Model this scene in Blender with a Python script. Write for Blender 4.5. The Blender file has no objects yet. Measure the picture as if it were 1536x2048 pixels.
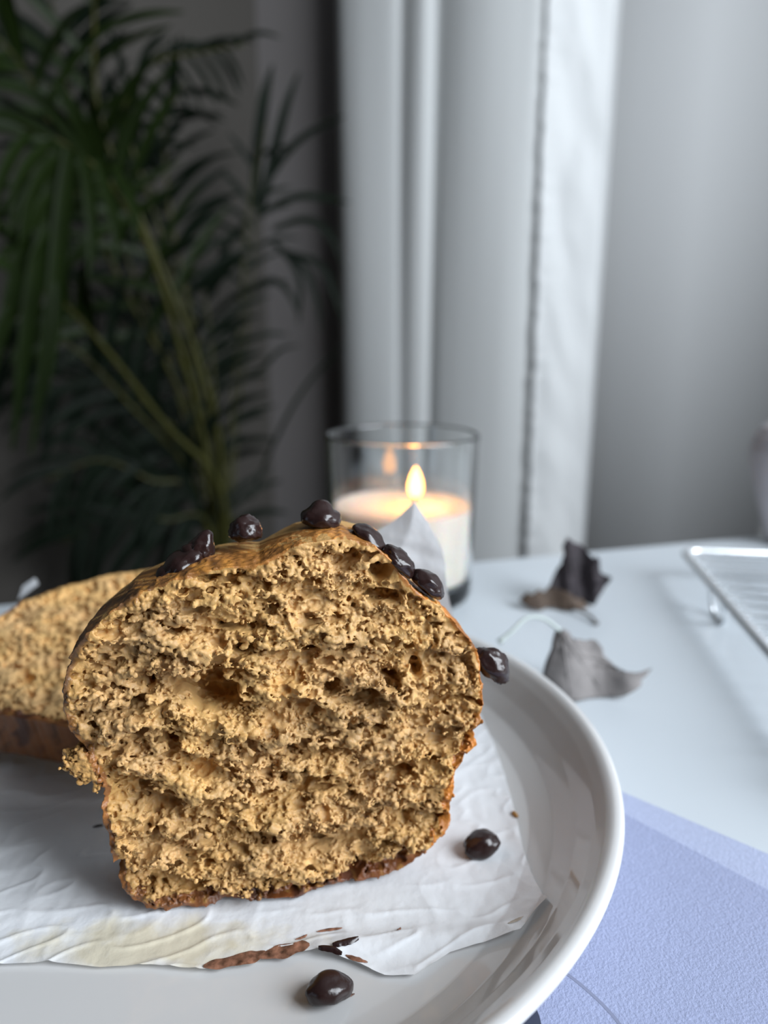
import bpy, bmesh, math, random
import numpy as np
from mathutils import Vector, Matrix, Euler, noise as mnoise

# ------------------------------------------------------------------ camera, world, light, exposure
SC = bpy.context.scene
COL = SC.collection
FPX, PITCH, CAMH = 1479.0, math.radians(14.0), 0.160
cam_d = bpy.data.cameras.new('camera'); cam = bpy.data.objects.new('camera', cam_d); COL.objects.link(cam)
cam.location = (0, 0, CAMH); cam.rotation_euler = (math.radians(90) - PITCH, 0, 0)
cam_d.sensor_fit = 'VERTICAL'; cam_d.sensor_height = 36.0; cam_d.lens = 36.0 * FPX / 2048.0
cam_d.clip_start = 0.01; cam_d.clip_end = 50
cam_d.dof.use_dof = True; cam_d.dof.focus_distance = 0.182
cam_d.dof.aperture_fstop = (cam_d.lens / 1000.0) / 0.0036      # 3.6 mm wide phone aperture
SC.camera = cam

world = bpy.data.worlds.new('world'); SC.world = world; world.use_nodes = True
world.node_tree.nodes['Background'].inputs[0].default_value = (0.62, 0.78, 1.0, 1)
world.node_tree.nodes['Background'].inputs[1].default_value = 1.0

win_d = bpy.data.lights.new('window_daylight', 'AREA'); win_d.shape = 'RECTANGLE'
win_d.size = 1.10; win_d.size_y = 0.84; win_d.energy = 41; win_d.color = (0.88, 0.94, 1.0)
win = bpy.data.objects.new('window_daylight', win_d); COL.objects.link(win)
win.location = (0.925, -0.185, 0.77); win.rotation_euler = (0, math.radians(90), math.radians(-36.87))

SC.view_settings.view_transform = 'Standard'; SC.view_settings.look = 'None'
SC.view_settings.exposure = 0.0; SC.view_settings.gamma = 1.0
SC.view_settings.use_curve_mapping = False
SC.cycles.use_denoising = True
SC.cycles.max_bounces = 10; SC.cycles.transmission_bounces = 10; SC.cycles.diffuse_bounces = 5
SC.cycles.sample_clamp_indirect = 6.0

# ------------------------------------------------------------------ helpers
CP, SP = math.cos(PITCH), math.sin(PITCH)
def ray(px, py):
    u = (px - 768) / FPX; v = (1024 - py) / FPX
    return Vector((u, CP + v * SP, -SP + v * CP))
def at(px, py, Y):                       # the point of the room seen there at distance Y
    d = ray(px, py); return Vector((0, 0, CAMH)) + d * (Y / d.y)
def on_z(px, py, z):
    d = ray(px, py); return Vector((0, 0, CAMH)) + d * ((z - CAMH) / d.z)

def lin(c):
    return tuple((x / 12.92 if x <= 0.04045 else ((x + 0.055) / 1.055) ** 2.4) for x in c)
def rgb(r, g, b): return lin((r / 255, g / 255, b / 255))

def tag(o, label=None, cat=None, group=None, kind=None):
    if label: o['label'] = label
    if cat: o['category'] = cat
    if group: o['group'] = group
    if kind: o['kind'] = kind
    return o
def empty(name, loc=(0, 0, 0), rot=(0, 0, 0)):
    o = bpy.data.objects.new(name, None); COL.objects.link(o)
    o.location = loc; o.rotation_euler = rot; o.empty_display_size = 0.01
    return o
def link(name, me, mat=None, parent=None, smooth=True):
    o = bpy.data.objects.new(name, me); COL.objects.link(o)
    if mat and not me.materials: me.materials.append(mat)
    if smooth and len(me.polygons):
        me.polygons.foreach_set('use_smooth', np.ones(len(me.polygons), dtype=bool))
    if parent: o.parent = parent
    return o
def pyd(name, V, F, mat=None, parent=None, smooth=True):
    me = bpy.data.meshes.new(name); me.from_pydata([tuple(v) for v in V], [], F); me.update()
    return link(name, me, mat, parent, smooth)
def fast_mesh(name, V, Q, colors=None):
    me = bpy.data.meshes.new(name)
    me.vertices.add(len(V)); me.vertices.foreach_set('co', V.astype(np.float32).ravel())
    me.loops.add(Q.size); me.loops.foreach_set('vertex_index', Q.astype(np.int32).ravel())
    me.polygons.add(len(Q)); me.polygons.foreach_set('loop_start', np.arange(0, Q.size, Q.shape[1], dtype=np.int32))
    me.update(calc_edges=True)
    if colors is not None:
        a = me.color_attributes.new('col', 'FLOAT_COLOR', 'POINT')
        c = np.ones((len(V), 4), np.float32); c[:, :3] = colors; a.data.foreach_set('color', c.ravel())
    return me
def bm_obj(name, bm, mat=None, parent=None, smooth=True):
    me = bpy.data.meshes.new(name); bm.normal_update(); bm.to_mesh(me); bm.free()
    return link(name, me, mat, parent, smooth)
def box(bm, lo, hi, M=None):
    vs = [bm.verts.new((x, y, z)) for x in (lo[0], hi[0]) for y in (lo[1], hi[1]) for z in (lo[2], hi[2])]
    for f in ((0, 1, 3, 2), (4, 6, 7, 5), (0, 4, 5, 1), (2, 3, 7, 6), (0, 2, 6, 4), (1, 5, 7, 3)):
        bm.faces.new([vs[i] for i in f])
    if M is not None: bmesh.ops.transform(bm, matrix=M, verts=vs)
def lathe_data(prof, n=96, close=False):
    V, F = [], []
    m = len(prof)
    for i in range(n):
        a = 2 * math.pi * i / n
        for r, z in prof: V.append((r * math.cos(a), r * math.sin(a), z))
    for i in range(n):
        j = (i + 1) % n
        for k in range(m - 1 + (1 if close else 0)):
            k2 = (k + 1) % m
            F.append((i * m + k, j * m + k, j * m + k2, i * m + k2))
    return V, F
def lathe(name, prof, mat, parent, n=96, close=False):
    P2 = [prof[0]]                        # supporting rings keep the long straight walls straight
    for a, b in zip(prof, prof[1:]):
        l = math.hypot(b[0] - a[0], b[1] - a[1])
        if l > .004:
            for t in (.0006 / l, .0018 / l, 1 - .0018 / l, 1 - .0006 / l): P2.append((a[0] + (b[0] - a[0]) * t, a[1] + (b[1] - a[1]) * t))
        P2.append(b)
    prof = P2
    V, F = lathe_data(prof, n, close)
    bm = bmesh.new(); vs = [bm.verts.new(v) for v in V]
    for f in F:
        try: bm.faces.new([vs[i] for i in f])
        except ValueError: pass
    bmesh.ops.remove_doubles(bm, verts=bm.verts, dist=1e-6)
    bmesh.ops.recalc_face_normals(bm, faces=bm.faces)
    if bm.calc_volume(signed=True) < 0: bmesh.ops.reverse_faces(bm, faces=bm.faces); print('FLIP', name)
    return bm_obj(name, bm, mat, parent)
def spline(P, n):                        # Catmull-Rom through points
    P = [Vector(p) for p in P]; Q = [P[0] * 2 - P[1]] + P + [P[-1] * 2 - P[-2]]
    out = []; m = len(P) - 1
    for k in range(n):
        t = k / (n - 1) * m; i = min(int(t), m - 1); u = t - i
        a, b, c, d = Q[i], Q[i + 1], Q[i + 2], Q[i + 3]
        out.append(0.5 * ((2 * b) + (c - a) * u + (2 * a - 5 * b + 4 * c - d) * u * u + (3 * b - a - 3 * c + d) * u ** 3))
    return out
def tube_data(P, R, k=8, cap=True):
    V, F = [], []; n = len(P); P = [Vector(p) for p in P]
    if not hasattr(R, '__len__'): R = [R] * n
    up = None
    for i in range(n):
        t = (P[min(i + 1, n - 1)] - P[max(i - 1, 0)]).normalized()
        if up is None:
            up = Vector((0, 0, 1)) if abs(t.z) < 0.9 else Vector((1, 0, 0))
        s = t.cross(up).normalized(); up = s.cross(t).normalized()
        for j in range(k):
            a = 2 * math.pi * j / k
            V.append(P[i] + (s * math.cos(a) + up * math.sin(a)) * R[i])
    for i in range(n - 1):
        for j in range(k):
            j2 = (j + 1) % k
            F.append((i * k + j, i * k + j2, (i + 1) * k + j2, (i + 1) * k + j))
    if cap: F.append(tuple(range(k))[::-1]); F.append(tuple((n - 1) * k + j for j in range(k)))
    return V, F
def tube(name, P, R, mat, parent=None, k=8):
    V, F = tube_data(P, R, k); return pyd(name, V, F, mat, parent)

# ------------------------------------------------------------------ materials
def mat_new(name):
    m = bpy.data.materials.new(name); m.use_nodes = True
    return m, m.node_tree.nodes, m.node_tree.links, m.node_tree.nodes['Principled BSDF']
def simple(name, col, rough=0.5, spec=0.5, bump=0.0, bscale=200.0, var=0.0, vscale=20.0, coat=0.0, metal=0.0, detail=4.0):
    m, N, L, B = mat_new(name)
    B.inputs['Base Color'].default_value = (*col, 1); B.inputs['Roughness'].default_value = rough
    B.inputs['Specular IOR Level'].default_value = spec; B.inputs['Metallic'].default_value = metal
    B.inputs['Coat Weight'].default_value = coat; B.inputs['Coat Roughness'].default_value = 0.08
    tc = N.new('ShaderNodeTexCoord')
    if bump:
        t = N.new('ShaderNodeTexNoise'); t.inputs['Scale'].default_value = bscale; t.inputs['Detail'].default_value = detail
        b = N.new('ShaderNodeBump'); b.inputs['Strength'].default_value = bump; b.inputs['Distance'].default_value = 0.001
        L.new(tc.outputs['Object'], t.inputs['Vector']); L.new(t.outputs['Fac'], b.inputs['Height']); L.new(b.outputs['Normal'], B.inputs['Normal'])
    if var:
        t = N.new('ShaderNodeTexNoise'); t.inputs['Scale'].default_value = vscale; t.inputs['Detail'].default_value = 5
        r = N.new('ShaderNodeMapRange'); r.inputs[1].default_value = 0.3; r.inputs[2].default_value = 0.7
        r.inputs[3].default_value = 1 - var; r.inputs[4].default_value = 1 + var
        mx = N.new('ShaderNodeMix'); mx.data_type = 'RGBA'; mx.blend_type = 'MULTIPLY'; mx.inputs['Factor'].default_value = 1
        mx.inputs['A'].default_value = (*col, 1)
        L.new(tc.outputs['Object'], t.inputs['Vector']); L.new(t.outputs['Fac'], r.inputs[0]); L.new(r.outputs[0], mx.inputs['B'])
        L.new(mx.outputs['Result'], B.inputs['Base Color'])
    return m
def bread_mat(name, rough, spec, sss, coat=0.0):
    m, N, L, B = mat_new(name)
    a = N.new('ShaderNodeAttribute'); a.attribute_name = 'col'
    L.new(a.outputs['Color'], B.inputs['Base Color'])
    B.inputs['Roughness'].default_value = rough; B.inputs['Specular IOR Level'].default_value = spec
    B.inputs['Coat Weight'].default_value = coat; B.inputs['Coat Roughness'].default_value = 0.3
    if sss:
        B.inputs['Subsurface Weight'].default_value = sss
        B.inputs['Subsurface Radius'].default_value = (1.0, 0.55, 0.25); B.inputs['Subsurface Scale'].default_value = 0.0009
    t = N.new('ShaderNodeTexNoise'); t.inputs['Scale'].default_value = 2600; t.inputs['Detail'].default_value = 2
    tc = N.new('ShaderNodeTexCoord'); L.new(tc.outputs['Object'], t.inputs['Vector'])
    b = N.new('ShaderNodeBump'); b.inputs['Strength'].default_value = 0.5; b.inputs['Distance'].default_value = 0.0002
    L.new(t.outputs['Fac'], b.inputs['Height']); L.new(b.outputs['Normal'], B.inputs['Normal'])
    return m

M_plate = simple('white_glazed_ceramic', (0.55, 0.545, 0.54), rough=0.07, spec=0.5)
M_choc = simple('dark_chocolate', (0.020, 0.009, 0.008), rough=0.24, spec=0.5, bump=0.12, bscale=700, detail=2)
M_table = simple('white_lacquer', (0.52, 0.56, 0.595), rough=0.28, spec=0.4, var=0.02, vscale=6)
M_tableleg = simple('white_painted_wood', (0.6, 0.6, 0.6), rough=0.5)
M_wall = simple('white_wall_paint', (0.55, 0.555, 0.555), rough=0.85, spec=0.2, bump=0.1, bscale=300)
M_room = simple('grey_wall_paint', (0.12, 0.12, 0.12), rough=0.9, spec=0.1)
M_dark = simple('taupe_wall_shade', (0.075, 0.069, 0.062), rough=0.9, spec=0.1, bump=0.1, bscale=300)  # taupe darkened: shade of the left corner put into the wall colour
M_dark2 = simple('taupe_wall_shade_lighter', (0.20, 0.185, 0.18), rough=0.9, spec=0.1)  # shadow beside the curtain put into the back wall's colour
M_ceil = simple('ceiling_paint', (0.20, 0.20, 0.20), rough=0.9, spec=0.1)
M_floor = simple('dark_wood_floor', (0.05, 0.035, 0.025), rough=0.5, var=0.3, vscale=8)
M_hem = simple('white_cotton_doubled_lit', (0.67, 0.68, 0.68), rough=0.9, spec=0.15, bump=0.25, bscale=1500)  # doubled cloth, made paler to carry the light falling on the hem
M_cloth = simple('white_cotton', (0.58, 0.59, 0.585), rough=0.9, spec=0.15, bump=0.25, bscale=1500)
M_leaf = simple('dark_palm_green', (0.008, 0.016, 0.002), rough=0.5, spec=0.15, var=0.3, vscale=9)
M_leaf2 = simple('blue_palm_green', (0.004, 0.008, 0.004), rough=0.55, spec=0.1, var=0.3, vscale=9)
M_stem = simple('olive_palm_stem', (0.038, 0.038, 0.006), rough=0.5, spec=0.3, var=0.2, vscale=15)
M_pot = simple('charcoal_pot', (0.03, 0.03, 0.03), rough=0.6)
M_soil = simple('potting_soil', (0.02, 0.014, 0.01), rough=1, bump=1, bscale=100)
M_chrome = simple('chromed_wire', (0.78, 0.80, 0.82), rough=0.22, metal=0.75)
M_vase = simple('matt_white_porcelain', (0.74, 0.70, 0.73), rough=0.5)
M_ink = simple('navy_print', (0.035, 0.043, 0.075), rough=0.6, bump=0.1)
M_ink2 = simple('grey_print', (0.20, 0.22, 0.32), rough=0.6)
M_page = simple('lavender_page', (0.30, 0.335, 0.49), rough=0.55, spec=0.35, bump=0.35, bscale=1400, var=0.05, vscale=700)
M_page2 = simple('pale_page_margin', (0.38, 0.42, 0.57), rough=0.55, spec=0.35, bump=0.3, bscale=1400, var=0.05, vscale=700)
M_wick = simple('charred_wick', (0.01, 0.01, 0.01), rough=0.9)
M_leafA = simple('dry_dark_leaf', (0.032, 0.026, 0.030), rough=0.7, spec=0.25, bump=0.6, bscale=300, var=0.45, vscale=60)
M_leafA2 = simple('dry_leaf_brown', (0.075, 0.052, 0.038), rough=0.7, spec=0.25, bump=0.6, bscale=300, var=0.4, vscale=60)
M_leafB = simple('dry_grey_leaf', (0.20, 0.185, 0.180), rough=0.75, spec=0.25, bump=0.6, bscale=300, var=0.25, vscale=60)
M_leafBs = simple('pale_leaf_stalk', (0.42, 0.47, 0.45), rough=0.7)
M_smear = simple('thin_chocolate_smear', (0.20, 0.095, 0.060), rough=0.4, spec=0.5, bump=0.35, bscale=420, var=0.75, vscale=420)
M_crumbbit = simple('toasted_crumb', (0.40, 0.20, 0.05), rough=0.7, bump=1, bscale=900)

# candle wax with subsurface
M_wax, N, L, B = mat_new('ivory_wax')
B.inputs['Base Color'].default_value = (0.86, 0.80, 0.72, 1); B.inputs['Roughness'].default_value = 0.35
B.inputs['Subsurface Weight'].default_value = 0.6; B.inputs['Subsurface Radius'].default_value = (1.0, 0.6, 0.35); B.inputs['Subsurface Scale'].default_value = 0.012
# clear glass
M_glass, N, L, B = mat_new('clear_glass')
B.inputs['Base Color'].default_value = (0.985, 0.995, 0.99, 1); B.inputs['Roughness'].default_value = 0.0
B.inputs['Transmission Weight'].default_value = 1.0; B.inputs['IOR'].default_value = 1.45
# flame
M_flame = bpy.data.materials.new('candle_flame'); M_flame.use_nodes = True
N, L = M_flame.node_tree.nodes, M_flame.node_tree.links; N.clear()
out = N.new('ShaderNodeOutputMaterial'); em = N.new('ShaderNodeEmission')
em.inputs[0].default_value = (1.0, 0.40, 0.09, 1); em.inputs[1].default_value = 75
L.new(em.outputs[0], out.inputs[0])

# parchment: thin, lets light through, with a pale grease stain
M_paper, N, L, B = mat_new('parchment_paper')
tc = N.new('ShaderNodeTexCoord')
B.inputs['Roughness'].default_value = 0.48; B.inputs['Specular IOR Level'].default_value = 0.35
mp = N.new('ShaderNodeMapping'); mp.inputs['Location'].default_value = (0.058 / 0.040, -0.1565 / 0.0115, 0)
mp.inputs['Scale'].default_value = (1 / 0.040, 1 / 0.0115, 0); L.new(tc.outputs['Object'], mp.inputs['Vector'])
ln = N.new('ShaderNodeVectorMath'); ln.operation = 'LENGTH'; L.new(mp.outputs[0], ln.inputs[0])
nz = N.new('ShaderNodeTexNoise'); nz.inputs['Scale'].default_value = 130; nz.inputs['Detail'].default_value = 5; L.new(tc.outputs['Object'], nz.inputs['Vector'])
ad = N.new('ShaderNodeMath'); ad.operation = 'MULTIPLY_ADD'; ad.inputs[1].default_value = 1.5; L.new(nz.outputs['Fac'], ad.inputs[0]); L.new(ln.outputs['Value'], ad.inputs[2])
mr = N.new('ShaderNodeMapRange'); mr.inputs[1].default_value = 1.75; mr.inputs[2].default_value = 1.15; mr.inputs[3].default_value = 0; mr.inputs[4].default_value = 0.8
L.new(ad.outputs[0], mr.inputs[0])
mx = N.new('ShaderNodeMix'); mx.data_type = 'RGBA'; mx.inputs['A'].default_value = (0.86, 0.875, 0.90, 1); mx.inputs['B'].default_value = (0.74, 0.66, 0.46, 1)
L.new(mr.outputs[0], mx.inputs['Factor']); L.new(mx.outputs['Result'], B.inputs['Base Color'])
n2 = N.new('ShaderNodeTexNoise'); n2.inputs['Scale'].default_value = 260; n2.inputs['Detail'].default_value = 6
L.new(tc.outputs['Object'], n2.inputs['Vector'])
bp = N.new('ShaderNodeBump'); bp.inputs['Strength'].default_value = 0.35; bp.inputs['Distance'].default_value = 0.0008
L.new(n2.outputs['Fac'], bp.inputs['Height']); L.new(bp.outputs['Normal'], B.inputs['Normal'])
tr = N.new('ShaderNodeBsdfTranslucent'); tr.inputs[0].default_value = (0.8, 0.8, 0.8, 1)
ms = N.new('ShaderNodeMixShader'); ms.inputs[0].default_value = 0.22
L.new(B.outputs[0], ms.inputs[1]); L.new(tr.outputs[0], ms.inputs[2]); L.new(ms.outputs[0], N['Material Output'].inputs[0])

# ------------------------------------------------------------------ room shell
FLOOR, CEIL = -0.74, 1.72
Cn = Vector((-0.26, 1.70)); WB = Vector((0.906, -0.423)); WL = Vector((-0.60, -0.80))
def wall(name, pts, mat, th=0.08, z0=FLOOR, z1=CEIL):     # a wall along a plan line, thickness away from the room
    P = [Vector((x, y, 0)) for x, y in pts]; n = len(P); O = []
    for i in range(n):
        d = (P[min(i + 1, n - 1)] - P[max(i - 1, 0)]).normalized(); O.append(P[i] + Vector((-d.y, d.x, 0)) * th)
    V = [(p.x, p.y, z) for z in (z0, z1) for p in P + O]; m = 2 * n; F = []
    for i in range(n - 1):
        F += [(i, i + 1, m + i + 1, m + i), (n + i + 1, n + i, m + n + i, m + n + i + 1), (i + 1, i, n + i, n + i + 1), (m + i, m + i + 1, m + n + i + 1, m + n + i)]
    F += [(0, m, m + n, n), (n - 1, 2 * n - 1, m + 2 * n - 1, m + n - 1)]
    o = pyd(name, V, F, mat, smooth=False); tag(o, kind='structure')
    if n > 2: o.data.polygons.foreach_set('use_smooth', [len(pts) > 2 and (k % 4 == 0) for k in range(len(F))])
    return o
A0 = Cn + WL * 3.2
E0 = Cn + WB * 0.19                       # the colour carrying the curtain's shade ends behind it
F0 = Cn + WB * 0.955; RD = Vector((0.58, -0.815)).normalized()
arc = []                                  # the soft plastered corner between the back wall and the window wall
for k in range(13):
    t = k / 12; p0, p1, p2 = F0 - WB * .09, F0, F0 + RD * .09
    arc.append((p0 * (1 - t) ** 2 + p1 * 2 * t * (1 - t) + p2 * t * t).to_tuple())
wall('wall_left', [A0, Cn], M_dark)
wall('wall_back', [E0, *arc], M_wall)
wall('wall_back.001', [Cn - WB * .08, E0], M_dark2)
B0, B1 = Vector((1.332, 0.310)), Vector((0.582, -0.690)); BD = (B1 - B0).normalized()      # unseen canted bay, made up to turn the window light onto the curtain
wall('wall_right', [arc[-1], B0], M_wall)
def bay(t): return B0 + BD * t
t0, t1, wz0, wz1 = 0.16, 1.08, 0.20, 1.34
for nm, ta, tb, za, zb in (('wall_added_bay', 0, t0, FLOOR, CEIL), ('wall_added_bay.001', t1, 1.25, FLOOR, CEIL), ('wall_added_bay.002', t0, t1, FLOOR, wz0), ('wall_added_bay.003', t0, t1, wz1, CEIL)):
    wall(nm, [bay(ta), bay(tb)], M_room, 0.10, za, zb)
wall('wall_front', [B1, (B1.x, -1.55), (A0.x - 0.2, -1.55)], M_room)
bm = bmesh.new(); MW = Matrix.Translation((*bay(t0), 0)) @ Matrix.Rotation(math.atan2(BD.y, BD.x), 4, 'Z'); WLEN = t1 - t0
for lo, hi in (((0, .03, wz0), (.035, .08, wz1)), ((WLEN - .035, .03, wz0), (WLEN, .08, wz1)), ((.035, .03, wz0), (WLEN - .035, .08, wz0 + .035)), ((.035, .03, wz1 - .035), (WLEN - .035, .08, wz1))):
    box(bm, lo, hi, MW)
tag(bm_obj('window_1', bm, M_tableleg, smooth=False), kind='structure')
RX = 1.30
for nm, z0, z1, m in (('floor', FLOOR - .05, FLOOR, M_floor), ('ceiling', CEIL, CEIL + .05, M_ceil)):
    bm = bmesh.new(); box(bm, (-2.5, -1.7, z0), (RX + .12, 2.2, z1)); tag(bm_obj(nm, bm, m, smooth=False), kind='structure')

# ------------------------------------------------------------------ table
tab = empty('table', (0, 0, FLOOR)); tag(tab, 'white lacquered table carrying the plate and the candle', 'table')
td = Vector((0.2387, 0.0681, 0)).normalized(); tn = Vector((td.y, -td.x, 0))        # along the far edge, towards the camera
e0 = Vector((0.0681, 0.5009, 0))
c4 = [e0 - td * 0.50, e0 + td * 0.40, e0 + td * 0.40 + tn * 0.75, e0 - td * 0.50 + tn * 0.75]
bm = bmesh.new()
bv = [bm.verts.new((p.x, p.y, -0.028 - FLOOR)) for p in c4]; tv = [bm.verts.new((p.x, p.y, -FLOOR)) for p in c4]
bm.faces.new(tv[::-1]); bm.faces.new(bv)
for i in range(4): bm.faces.new((bv[i], tv[i], tv[(i + 1) % 4], bv[(i + 1) % 4]))
bmesh.ops.recalc_face_normals(bm, faces=bm.faces)
bmesh.ops.bevel(bm, geom=list(bm.edges), offset=0.004, segments=3, affect='EDGES')
bm_obj('table_top', bm, M_table, tab, smooth=False)
for i, p in enumerate(c4):
    q = p + (sum(c4, Vector()) / 4 - p).normalized() * 0.07
    bm = bmesh.new(); box(bm, (q.x - .02, q.y - .02, 0), (q.x + .02, q.y + .02, -FLOOR - .028)); bm_obj('leg', bm, M_tableleg, tab, smooth=False)

# ------------------------------------------------------------------ curtain
cur = empty('curtain', (0.0, 1.5, FLOOR)); tag(cur, 'white cotton curtain hanging in soft folds with a wrinkled side hem', 'curtain')
def wall_y(k):                            # the back wall along the sight line X = k Y
    s = (1.7 * k + 0.26) / (0.906 + 0.423 * k); return 1.7 - 0.423 * s
prof = [(-.045, .045), (-.0545, .062), (-.0535, .082), (-.047, .096), (-.030, .106), (-.005, .107), (.012, .104), (.020, .098), (.027, .099), (.034, .105), (.045, .108), (.053, .104),
        (.0605, .090), (.068, .094), (.078, .102), (.100, .111), (.126, .116), (.150, .113), (.172, .103), (.186, .094), (.193, .088), (.203, .080)]
cp = spline([(k, wall_y(k) - o - .01, 0) for k, o in prof], 160)
V, F = [], []; nz = 60
for i, c in enumerate(cp):
    for j in range(nz):
        z = 0.02 + (CEIL - FLOOR - 0.04) * j / (nz - 1); zz = z + FLOOR
        y = c.y + 0.010 * mnoise.noise(Vector((i * .045, zz * 1.2, 3.1))) * (1.0 if i > 8 else 0.3)
        V.append((c.x * y, y - 1.5, z))
for i in range(len(cp) - 1):
    for j in range(nz - 1): F.append((i * nz + j, (i + 1) * nz + j, (i + 1) * nz + j + 1, i * nz + j + 1))
o = pyd('drape', V, F, M_cloth, cur)
md = o.modifiers.new('t', 'SOLIDIFY'); md.thickness = 0.0015; md.offset = 1
# the side hem, turned towards the light, puckered along its seam
V, F = [], []; nu, nz = 46, 620
for j in range(nz):
    zz = -0.36 + 1.9 * j / (nz - 1)
    k0 = 0.1965 - 0.0075 * (zz - 0.35)
    for i in range(nu):
        t = i / (nu - 1)
        pk = mnoise.noise(Vector((zz * 62, 0.3, 0))) * 0.0024 * math.exp(-t * 7)
        k = k0 + (0.2815 - k0) * t + pk
        off = 0.102 - 0.066 * t ** 0.9
        y = wall_y(k0 + (0.2815 - k0) * t) - off - .01
        # slanting pulls running down to the right, plus the fine puckers of the seam
        g = mnoise.noise(Vector((t * 1.6, zz * 7.5 + t * 1.25, 9.0)))
        y += 0.011 * g * math.sin(math.pi * min(1, t * 1.05 + .05)) + 0.004 * mnoise.noise(Vector((t * 3.5, zz * 16 + t * 1.8, 2.0))) * math.sin(math.pi * t)
        y += 0.006 * mnoise.noise(Vector((0, zz * 62, 5.0))) * math.exp(-t * 9)
        if t > .93: y -= 0.012 * ((t - .93) / .07) ** 1.5 * 0.4
        V.append((k * y, y - 1.5, zz - FLOOR))
for j in range(nz - 1):
    for i in range(nu - 1): F.append((j * nu + i, j * nu + i + 1, (j + 1) * nu + i + 1, (j + 1) * nu + i))
o = pyd('side_hem', V, F, M_hem, cur); o['label'] = 'wrinkled bright hem with a puckered seam'
md = o.modifiers.new('t', 'SOLIDIFY'); md.thickness = 0.002; md.offset = 1
# stitches of the loose seam half way up
for j in range(7):
    py = 345 + j * 33
    p = at(1098 - j * 2.5, py, 1.345); q = at(1106 - j * 2.5, py + 20, 1.343)
    tube('stitch', [p - Vector((0, 1.5, FLOOR)), (p + q) / 2 - Vector((0, 1.5005, FLOOR)), q - Vector((0, 1.5, FLOOR))], 0.0016, M_cloth, cur, 6)

# ------------------------------------------------------------------ palm
rnd = random.Random(7)
palm = empty('potted_palm', (-0.30, 1.22, FLOOR)); tag(palm, 'dark green feathery palm standing in the unlit corner behind the table', 'plant')
PO = Vector((-0.30, 1.22, FLOOR))
lathe('pot', [(0, 0), (.10, 0), (.105, .004), (.14, .25), (.145, .255), (.145, .265), (.135, .265), (.13, .25), (0, .25)], M_pot, palm, 40)
lathe('soil', [(0, .252), (.06, .258), (.125, .252)], M_soil, palm, 24)
def blade(parent, P, width, mat, face=None):     # one long folded leaflet along points
    P = spline(P, 9); V, F = [], []; n = len(P)
    for i, p in enumerate(P):
        t = (P[min(i + 1, n - 1)] - P[max(i - 1, 0)]).normalized()
        s = t.cross(face or Vector((0.15, -1, 0.25))).normalized()
        u = s.cross(t)
        w = width * (math.sin(math.pi * min(1, (i / (n - 1)) * .80 + .17)) ** .8) + .0004
        V += [p - s * w / 2 + u * w * .18, p, p + s * w / 2 + u * w * .18]
    for i in range(n - 1):
        for j in (0, 1): F.append((i * 3 + j, i * 3 + j + 1, i * 3 + j + 4, i * 3 + j + 3))
    return pyd('leaflet', [v - PO for v in V], F, mat, parent)
def frond(R, radius, n, length, width, mat, start=.35, droop=.5, spread=.8, stem=None, side=None):
    P = spline(R, 24)
    V, F = tube_data([p - PO for p in P], [radius * (1 - .75 * i / 23) for i in range(24)], 6)
    st = pyd('frond', V, F, stem or M_stem, palm)
    for k in range(n):
        for sgn in (-1, 1):
            t = start + (1 - start) * (k + rnd.random() * .5) / n; i = min(int(t * 23), 22)
            p = P[i]; T = (P[i + 1] - P[i]).normalized()
            S = side or T.cross(Vector((0.2, -1, 0.3))).normalized()
            d = (S * sgn * spread + T * (.55 + .4 * t) + Vector((rnd.uniform(-.1, .1), rnd.uniform(-.35, .25), rnd.uniform(-.1, .1)))).normalized()
            l = length * (1 - .5 * abs(t - .55)) * rnd.uniform(.8, 1.1)
            Q = [p]; 
            for m in range(1, 4):
                d = (d + Vector((0, 0, -droop * .42))).normalized(); Q.append(Q[-1] + d * l / 3)
            blade(st, Q, width * rnd.uniform(.8, 1.15), mat)
    return st
base = Vector((-0.29, 1.22, FLOOR + .26))
# near arching frond whose leaflets hang at the left edge
f1 = frond([base, at(430, 1000, 1.20), at(320, 560, 1.08), at(235, 390, 1.0), at(150, 300, .95), at(40, 250, .9)], .006, 9, .17, .016, M_leaf, .55, .9, .7)
for P, w in (([(140, 300), (128, 420), (105, 640), (62, 910)], .021), ([(120, 310), (95, 450), (60, 640), (25, 900)], .024), ([(100, 310), (60, 460), (20, 620), (-30, 800)], .022),
             ([(165, 310), (178, 380), (186, 470), (178, 555)], .014), ([(195, 320), (216, 390), (232, 450), (232, 530)], .013), ([(225, 330), (255, 380), (272, 430), (272, 490)], .012),
             ([(120, 320), (60, 370), (15, 410), (-30, 450)], .012), ([(110, 330), (70, 420), (20, 500), (-20, 540)], .012), ([(130, 350), (120, 500), (118, 620), (95, 790)], .014)):
    blade(f1, [at(x, y, .93 - .012 * i) for i, (x, y) in enumerate(P)], w, M_leaf)
frond([base, at(445, 960, 1.24), at(410, 760, 1.2), at(300, 480, 1.15), at(200, 240, 1.1), at(188, 0, 1.05), at(185, -160, 1.0)], .0065, 10, .16, .013, M_leaf, .45, .35)
frond([base, at(450, 1010, 1.18), at(330, 850, 1.1), at(225, 715, 1.03), at(130, 610, .97), at(40, 560, .92)], .0065, 6, .15, .012, M_leaf, .7, .9)
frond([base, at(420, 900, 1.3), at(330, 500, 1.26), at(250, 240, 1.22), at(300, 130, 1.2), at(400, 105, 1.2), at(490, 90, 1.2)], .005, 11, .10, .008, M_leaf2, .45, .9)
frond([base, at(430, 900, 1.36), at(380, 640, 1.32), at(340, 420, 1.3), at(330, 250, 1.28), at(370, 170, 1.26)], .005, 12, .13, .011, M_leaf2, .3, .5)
frond([base, at(460, 900, 1.34), at(480, 640, 1.36), at(495, 430, 1.36), at(530, 250, 1.36)], .004, 3, .09, .010, M_leaf2, .6, .3)
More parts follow.
